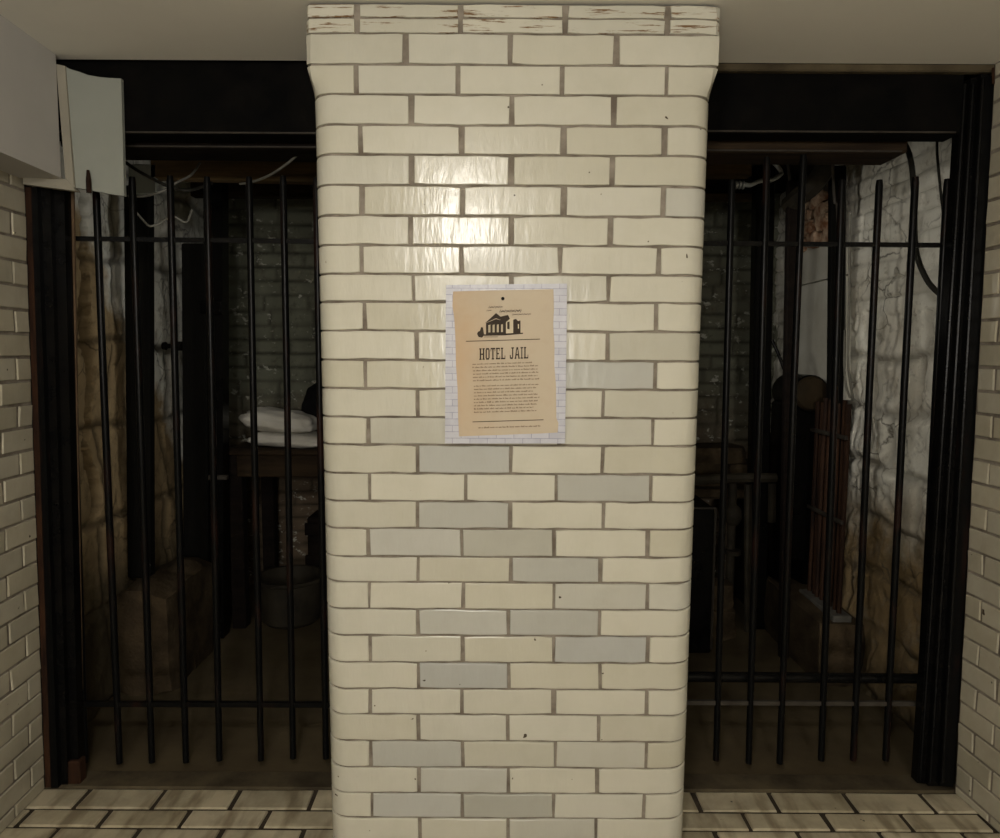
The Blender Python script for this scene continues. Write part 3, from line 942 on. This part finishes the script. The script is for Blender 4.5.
# bunk with bedding
YK = 3.55
bk_ = thing('wooden_bunk', 'brown wooden bunk with white bedding at the back of the left cell', 'bunk', P(270, 600, YK))
zk = P(280, 450, YK).z
xk0 = P(222, 450, YK).x
bm = bmesh.new(); box(bm, (xk0, YK, zk - .028), (-.44, 4.18, zk), .006); finish('top_boards', bm, M['brown_wood'], bk_)
bm = bmesh.new(); box(bm, (xk0 + .06, YK + .02, zk - .14), (-.44, YK + .055, zk - .028), .006); finish('front_board', bm, M['brown_wood'], bk_)
for lx in (xk0 + .05, -.52):
    for ly in (YK + .06, 4.10):
        bm = bmesh.new(); box(bm, (lx - .035, ly - .035, 0), (lx + .035, ly + .035, zk - .028), .005); finish('leg', bm, M['dark_wood'], bk_)

def cushion(name, label, cat, c, s, seed, mat, lump=.12, rot=0.0, pw=.55):
    bm = bmesh.new()
    bmesh.ops.create_uvsphere(bm, u_segments=48, v_segments=28, radius=1)
    for v in bm.verts:
        p = v.co.copy()
        f_ = lambda q, e: math.copysign(abs(q) ** e, q)
        q = Vector((f_(p.x, pw), f_(p.y, pw), p.z * (1 - .25 * (p.x ** 4 + p.y ** 4) / 2)))
        n = noise.fractal(q * 1.7 + Vector((seed, 0, 0)), .9, 2.0, 4)
        fold = abs(noise.noise(Vector((q.x * 3.4 + q.z, q.y * 3.0, seed)))) ** .6
        q += p * (n * lump) - p * lump * .6 * (1 - fold)
        v.co = Vector(c) + Matrix.Rotation(rot, 3, 'Y') @ Vector((q.x * s[0], q.y * s[1], q.z * s[2]))
    return tag(finish(name, bm, mat, None, True, 80, at=c), label, cat)
pc = P(291, 441, YK + .17); 
cushion('bed_sheet', 'crumpled white sheet lying flat on the bunk under the pillow', 'sheet', (P(291, 441, YK + .17).x, YK + .17, zk + .035), (.205, .13, .037), 2.2, M['linen'], .10, .03, .4)
cushion('pillow', 'rumpled white pillow lying on the sheet of the left cell bunk', 'pillow', (P(281, 425, YK + .2).x, YK + .2, zk + .125), (.195, .12, .062), 5.1, M['linen'], .13, .12, .6)
cushion('cloth_bundle', 'black cloth bundle lying against the white pillow on the bunk', 'bundle', (P(327, 425, YK + .45).x, YK + .45, zk + .16), (.14, .12, .16), 9.4, M['black_cloth'], .10, 0, .8)

# things stored under the bunk
def lathed(name, label, cat, prof, c, axis, mat, group=None):
    bm = bmesh.new(); lathe(bm, prof, c, axis, 28)
    return tag(finish(name, bm, mat, None, True, 40, at=c), label, cat, group)
tub = [(.13, 0), (.15, .02), (.165, .22), (.18, .23), (.18, .245), (.16, .245), (.15, .20), (.12, .04)]
c = Vector((-1.09, 3.70, 0))
lathed('metal_bucket', 'dark round bucket under the bunk beside the black latch post', 'bucket', tub, (c.x, c.y, 0), 'Z', M['pipe'])
bm = bmesh.new()
prev = None
pts = [Vector((-.72 + .13 * math.cos(a * .35), 3.72 + .10 * math.sin(a * .35), .07 + .010 * a * .35)) for a in range(64)]
tube(bm, pts, .022, 8)
tag(finish('hose_coil', bm, M['pipe'], None, True, at=(-.72, 3.72, 0)), 'dark coil of hose lying on the floor under the bunk', 'hose')
bm = bmesh.new(); box(bm, (-1.06, 3.92, 0), (-.62, 4.12, .50), .01)
box(bm, (-1.07, 3.905, .40), (-.61, 3.92, .47), .004); box(bm, (-1.07, 3.905, .06), (-.61, 3.92, .13), .004); box(bm, (-1.07, 3.905, .22), (-.61, 3.92, .29), .004)
tag(finish('wooden_crate', bm, M['dark_wood'], at=(-.76, 4.0, 0)), 'dark slatted crate against the back wall beneath the bunk', 'crate')

# overhead woodwork and cables of the left cell
def board(name, label, px0, y0, px1, y1, hpx, Y, depth, mat, cat='board'):
    f = [P(px0, y0, Y), P(px1, y1, Y), P(px1, y1 + hpx, Y), P(px0, y0 + hpx, Y)]
    bm = bmesh.new(); hexa(bm, f, [p + Vector((0, depth, 0)) for p in f])
    bmesh.ops.bevel(bm, geom=bm.edges[:], offset=.004, segments=1, affect='EDGES')
    return tag(finish(name, bm, mat, at=f[3]), label, cat)
board('wooden_joist', 'brown joist under the left cell ceiling behind the bar tops', 150, 158, 372, 163, 20, 3.0, .06, M['tan_wood'], 'joist')
board('wooden_joist', 'dark joist farthest back under the left cell ceiling', 190, 182, 400, 184, 14, 3.7, .06, M['brown_wood'], 'joist')
board('wall_panel', 'small dingy pale panel high in the left corner of the left cell', 128, 164, 156, 164, 30, 3.0, .02, M['board'], 'panel')
def cable(name, label, pix, r, mat, cat='cable', n=8):
    bm = bmesh.new()
    pts = curve_pts([P(*p) for p in pix], n)
    tube(bm, pts, r, 8)
    return tag(finish(name, bm, mat, None, True, at=pts[0]), label, cat)
cable('cable', 'black cable sloping down from the left cell ceiling corner', [(122, 160, 2.7), (140, 172, 2.7), (168, 186, 2.7), (190, 190, 2.75), (212, 183, 2.9)], .006, M['cable'])
cable('cable', 'pale cable looping up to the pale panel in the left cell', [(128, 196, 2.6), (145, 196, 2.6), (163, 191, 2.6), (176, 183, 2.62), (191, 175, 2.7), (200, 163, 2.8)], .0042, M['pale_cable'])
cable('cable', 'pale cable sagging from the beam beside the pillar in the left cell', [(240, 184, 2.75), (252, 182, 2.7), (270, 175, 2.6), (288, 163, 2.5), (303, 149.5, 2.43)], .0042, M['pale_cable'])
cable('cable', 'tangle of thin wire hanging by the third bar of the left gate', [(136, 212, 2.7), (143, 220, 2.72), (150, 226, 2.72), (160, 223, 2.75), (172, 216, 2.8), (186, 222, 2.85), (192, 210, 2.9)], .004, M['pale_cable'])

# ================================================================== RIGHT CELL CONTENTS
# concrete ledge along the right wall
bm = bmesh.new()
rock(bm, (1.455, 3.32, .13), (.20, .74, .30), 14, amp=.06)
tag(finish('concrete_ledge', bm, M['rubble'], None, True, 45, at=(1.5, 3.6, 0)), 'low brown concrete ledge at the foot of the right cell wall', 'ledge')

# rusty upright grate standing on the ledge
zg0 = .27
gg = thing('iron_grate', 'rusty grate of close upright rods standing on the ledge by the stone wall', 'grate', (1.462, 3.18, zg0))
N = 8
for i in range(N):
    y = 3.03 + i * .042
    xg = 1.462 + .004 * math.sin(i * 2.3)
    bm = bmesh.new(); tube(bm, [(xg, y, zg0 + .02), (xg + .003 * math.sin(i), y, .8), (xg, y, 1.20 + .015 * math.sin(i * 1.7))], .0105, 8)
    finish('rod', bm, M['grate'], gg, True)
for z in (1.06, .70):
    bm = bmesh.new(); box(bm, (1.437, 3.00, z - .009), (1.451, 3.345, z + .009), .003)
    o = finish('tie_strap', bm, M['grey_iron'], gg)
bm = bmesh.new(); box(bm, (1.42, 2.99, zg0), (1.50, 3.35, zg0 + .03), .004); o = finish('base_rail', bm, M['dull_metal'], gg); o['label'] = 'dull grey base rail'

upright('timber_post', 'black timber post rising behind the rusty grate in the right cell', 'post', 832, 847, 165, 3.26, M['post_wood'], .27, .04, 828, 842)
upright('iron_post', 'thick black post nearest the dark back wall of the right cell', 'post', 757, 776, 158, 3.6, M['iron'], 0, .07, 750, 768)
upright('timber_post', 'dark brown timber post in front of the pale plaster in the right cell', 'post', 789, 800, 180, 3.24, M['dark_wood'], .0, .04, 783, 792)
cable('white_tube', 'nearer of two thin white tubes running down the stone wall by the grate', [(850, 212, 2.95), (849, 300, 2.95), (848, 360, 2.96), (850, 380, 2.98), (853, 400, 3.0)], .0055, M['pale_cable'], 'tube')
cable('white_tube', 'farther of two thin white tubes, curving in behind the black timber post', [(845, 330, 3.0), (844.5, 365, 3.0), (846, 385, 3.0), (850, 398, 3.0)], .005, M['pale_cable'], 'tube')

# boiler
YT = 3.40
bo = thing('iron_boiler', 'black iron boiler with a brown domed end cap behind the right gate', 'boiler', (1.43, YT, .27))
cb = P(813, 394, YT)
bm = bmesh.new(); lathe(bm, [(.08, .0), (.089, .01), (.089, .26), (.07, .29)], (cb.x, YT + .02, cb.z), 'Y', 28); finish('drum', bm, M['iron'], bo, True)
bm = bmesh.new(); lathe(bm, [(.083, .03), (.083, .012), (.072, -.005), (.04, -.014), (.01, -.018)], (cb.x, YT, cb.z), 'Y', 28)
o = finish('end_cap', bm, M['lid'], bo, True); o['label'] = 'brown domed end cap'
bm = bmesh.new(); box(bm, (cb.x - .085, YT + .04, .40), (cb.x + .075, YT + .30, cb.z - .05), .012); finish('firebox', bm, M['iron'], bo)
for lx in (cb.x - .06, cb.x + .04):
    bm = bmesh.new(); box(bm, (lx - .02, YT + .07, .26), (lx + .02, YT + .26, .41), .006); finish('leg', bm, M['iron'], bo)
cable('iron_pipe', 'thin black pipe slanting down to the boiler in the right cell', [(772, 340, 3.42), (780, 358, 3.40), (790, 386, 3.38)], .008, M['iron'], 'pipe')

# stack of stones, horizontal pipe and plumbing at the back
zt_ = P(715, 484, 3.95).z
for i, (px, wd, hh, zb_, lb, Y) in enumerate((
        (714, .30, .085, zt_ + .125, 'brown flat stone lying highest on the stack at the back of the right cell', 3.98),
        (702, .19, .125, zt_, 'squared dusky stone beside the pillar edge in the right cell stack', 3.98),
        (740, .18, .12, zt_, 'squared stone behind the horizontal pipe in the right cell', 3.98))):
    c = P(px, 470, Y); c.z = zb_ + hh / 2; bm = bmesh.new()
    rock(bm, c, (wd, .22, hh * 1.08), 30 + i, amp=.10)
    tag(finish('stone_block', bm, M['rubble'], None, True, 45, at=c), lb, 'stone')
tb = thing('stone_table', 'dark stone-topped stand carrying the stones at the back of the right cell', 'stand', (1.15, 3.95, 0))
xs0, xs1 = P(690, 484, 3.95).x - .3, P(766, 484, 3.95).x
bm = bmesh.new(); box(bm, (xs0, 3.78, zt_ - .05), (xs1, 4.20, zt_), .01); finish('top_slab', bm, M['rubble'], tb)
for lx in (xs0 + .05, xs1 - .1):
    bm = bmesh.new(); box(bm, (lx, 3.86, 0), (lx + .09, 4.16, zt_ - .05), .01); finish('support', bm, M['dark_rubble'], tb)
cable('iron_pipe', 'dusty horizontal pipe crossing low behind the right gate', [(583, 480, 3.55), (670, 480, 3.55), (700, 480, 3.55), (735, 478, 3.55), (776, 478, 3.55)], .024, M['pipe'], 'pipe')
vp = thing('pipe_valve', 'dusty upright pipe with a round valve body under the horizontal pipe', 'valve', P(733, 630, 3.62))
bm = bmesh.new(); a = P(733, 482, 3.62); tube(bm, [(a.x, 3.62, 0), (a.x, 3.62, a.z)], .022, 12); finish('riser', bm, M['pipe'], vp, True)
bm = bmesh.new(); a = P(733, 515, 3.62); lathe(bm, [(.025, -.05), (.040, -.03), (.044, 0), (.040, .03), (.025, .05)], a, 'Z', 20); finish('valve_body', bm, M['pipe'], vp, True)
bm = bmesh.new(); a = P(733, 552, 3.60); lathe(bm, [(.03, -.012), (.038, -.012), (.038, .012), (.03, .012)], a, 'Z', 20); finish('flange', bm, M['pipe'], vp, True)
cable('iron_pipe', 'dusty upright pipe standing under the middle of the horizontal pipe', [(748, 484, 3.58), (748, 540, 3.58), (748, 600, 3.58), (747.5, 645, 3.58)], .02, M['pipe'], 'pipe')
cable('iron_pipe', 'dusty stub of pipe hanging under the right end of the horizontal pipe', [(772, 483, 3.55), (772, 500, 3.55), (771.5, 522, 3.55)], .02, M['pipe'], 'pipe')
mb = thing('metal_box', 'black metal box with pale painted edge light close beside the pillar in the right cell', 'box', P(704, 620, 3.4))
bm = bmesh.new(); a = P(684, 508, 3.3); c = P(712, 620, 3.3); box(bm, (a.x - .25, 3.3, 0.0), (c.x, 3.62, a.z), .008); finish('body', bm, M['iron'], mb)
bm = bmesh.new(); tube(bm, [(c.x, 3.3, .02), (c.x, 3.3, a.z), ], .006, 6); o = finish('edge_light', bm, M['grey_iron'], mb); o['label'] = 'grey corner line painted as edge light'  # paler rods painted as light along the box edges
bm = bmesh.new(); tube(bm, [(a.x - .2, 3.298, a.z), (c.x, 3.298, a.z)], .005, 6); finish('lid_edge_light', bm, M['grey_iron'], mb)
for i, (px, zc_, hh, wd, lb) in enumerate(((719, .215, .13, .11, 'upper rough lump of stone beside the black metal box'), (720, .075, .15, .13, 'lower rough lump of stone on the floor beside the black metal box'))):
    c = P(px, 600, 3.52); c.z = zc_; bm = bmesh.new(); rock(bm, c, (wd, .13, hh), 50 + i, amp=.2)
    tag(finish('stone_lump', bm, M['rubble'], None, True, 45, at=c), lb, 'stone')

# overhead plumbing and joists in the right cell
board('wooden_joist', 'brown joist under the right cell ceiling beside the pillar', 588, 163, 752, 161, 15, 3.3, .06, M['tan_wood'], 'joist')
board('wooden_joist', 'dark joist edge lower down behind the first bar of the right gate', 578, 193, 760, 193, 7, 3.8, .05, M['tan_wood'], 'joist')
CND = cable('metal_conduit', 'silvery bent conduit under the ceiling behind the first two right bars',
      [(736, 185, 3.0), (742, 184, 3.0), (750, 185, 3.02), (760, 181, 3.05), (771, 180, 3.08), (781, 174, 3.1), (778, 167, 3.1), (770, 160, 3.1), (762, 157, 3.1), (757, 118, 3.1)], .009, M['conduit'], 'conduit')
bm = bmesh.new()
for k, px in enumerate((736, 739.5, 743)):
    lathe(bm, [(.006, -.006), (.017, -.003), (.017, .003), (.006, .006)], P(px, 185, 3.0), 'X', 16)
o = finish('ribbed_fitting', bm, M['conduit'], CND, True)
cable('drain_pipe', 'fat dark elbow pipe coming down from the right cell ceiling', [(826, 150, 3.1), (825, 163, 3.1), (821, 175, 3.1), (811, 187, 3.12), (800, 196, 3.2), (790, 205, 3.3)], .042, M['pipe'], 'pipe')
cable('iron_pipe', 'thin grey pipe dropping behind the third right bar', [(784, 128, 3.3), (793, 208, 3.3), (796, 232, 3.3), (800, 262, 3.3)], .008, M['grey_iron'], 'pipe')
cable('iron_pipe', 'short thin grey pipe slanting beside the fourth right bar', [(831, 106, 3.0), (834, 194, 3.0), (837, 204, 3.0), (838, 222, 3.0)], .006, M['grey_iron'], 'pipe')
cable('metal_conduit', 'thin silvery conduit standing along the second right bar', [(763, 200, 3.4), (765, 215, 3.4), (763, 240, 3.4), (762, 300, 3.4), (760, 380, 3.4), (756, 500, 3.4), (752, 668, 3.4)], .008, M['grey_iron'], 'conduit')
# patch of broken brick where the plaster has fallen
c = PX(822, 224, 1.56)
bm = bmesh.new()
for k in range(9):
    rock(bm, c + Vector((-.02 - .01 * (k % 2), -.16 + .045 * k, -.07 + .06 * ((k * 5) % 4))), (.06, .10, .075), 70 + k, amp=.3)
tag(finish('broken_brickwork', bm, M['broken_brick'], None, True, 45, at=c), 'patch of broken orange and white brick high behind the fourth right bar', 'brickwork')
# flat plaster slabs on the far half of the right wall
def slab(label, pix, xs, mat, thick=.02):
    bm = bmesh.new(); f = [PX(x, y, xs) for x, y in pix]
    hexa(bm, f, [p + Vector((thick, 0, 0)) for p in f])
    return tag(finish('plaster_slab', bm, mat, at=f[3]), label, 'slab')
slab('smooth pale plaster slab below the broken brick in the right cell', [(792, 246), (846, 243), (846, 274), (792, 287)], 1.555, M['plaster'])
slab('larger smooth pale plaster slab standing behind the boiler cap', [(786, 290), (846, 276), (846, 400), (786, 410)], 1.545, M['plaster'])

# cables on the white wall of the right cell
cable('cable', 'thick black cable curving down the whitewashed wall of the right cell', [(885, 130, 2.8), (897, 134, 2.75), (907, 148, 2.7), (912, 168, 2.66), (914, 200, 2.62), (915, 240, 2.58), (919, 262, 2.56), (929, 283, 2.54), (944, 298, 2.52)], .0095, M['cable'])
cable('cable', 'thin black cable hanging by the right frame on the whitewashed wall', [(938, 128, 2.6), (937, 150, 2.6), (940, 185, 2.58), (944, 225, 2.56), (944, 262, 2.55)], .0045, M['cable'])
# ragged dark boards under the ceiling over the whitewashed wall
board('wooden_plank', 'dark plank under the right cell ceiling above the whitewashed wall', 840, 88, 968, 92, 42, 2.55, .05, M['dark_wood'], 'plank')

# ================================================================== LIGHT
def area(name, loc, sx, sy, power, col, rot=(0, 0, 0)):
    l = bpy.data.lights.new(name, 'AREA'); l.shape = 'RECTANGLE'; l.size = sx; l.size_y = sy
    l.energy = power; l.color = col
    o = bpy.data.objects.new(name, l); o.location = loc; o.rotation_euler = rot
    COL.objects.link(o); return o
def globe(loc, power, rad, col=(1.0, .95, .88)):
    pl = bpy.data.lights.new('lamp_or_fill', 'POINT')
    pl.energy = power; pl.color = col; pl.shadow_soft_size = rad
    o = bpy.data.objects.new('lamp_or_fill', pl); o.location = loc; COL.objects.link(o)
globe((-.185, -.12, ZC - .19), 54, .09)          # lamp just behind the camera
globe((.02, -2.60, 1.52), 165, .16)               # added low fill behind the camera to brighten the cells, no lamp known
def cell_fill_spot(loc, aim, power):
    l = bpy.data.lights.new('cell_fill_spot', 'SPOT'); l.energy = power; l.color = (1.0, .95, .84)
    l.spot_size = math.radians(125); l.spot_blend = .7; l.shadow_soft_size = .06
    o = bpy.data.objects.new('cell_fill_spot', l); o.location = loc; COL.objects.link(o)
    d = Vector(aim) - Vector(loc)
    o.rotation_euler = d.to_track_quat('-Z', 'Y').to_euler()
cell_fill_spot((.66, 2.98, 1.62), (1.6, 3.12, 1.50), 5.0)       # added fill spots hidden behind the pillar, brightening the outer walls
cell_fill_spot((-.66, 2.85, 1.62), (-1.6, 3.05, 1.50), 3.7)
w = bpy.data.worlds.new('world'); scn.world = w; w.use_nodes = True
w.node_tree.nodes['Background'].inputs[0].default_value = (.5, .5, .45, 1)
w.node_tree.nodes['Background'].inputs[1].default_value = 0.0

vs = scn.view_settings
scn.display_settings.display_device = 'sRGB'
vs.view_transform = 'Standard'; vs.look = 'None'; vs.gamma = 1.0; vs.use_curve_mapping = False
vs.exposure = 0.0
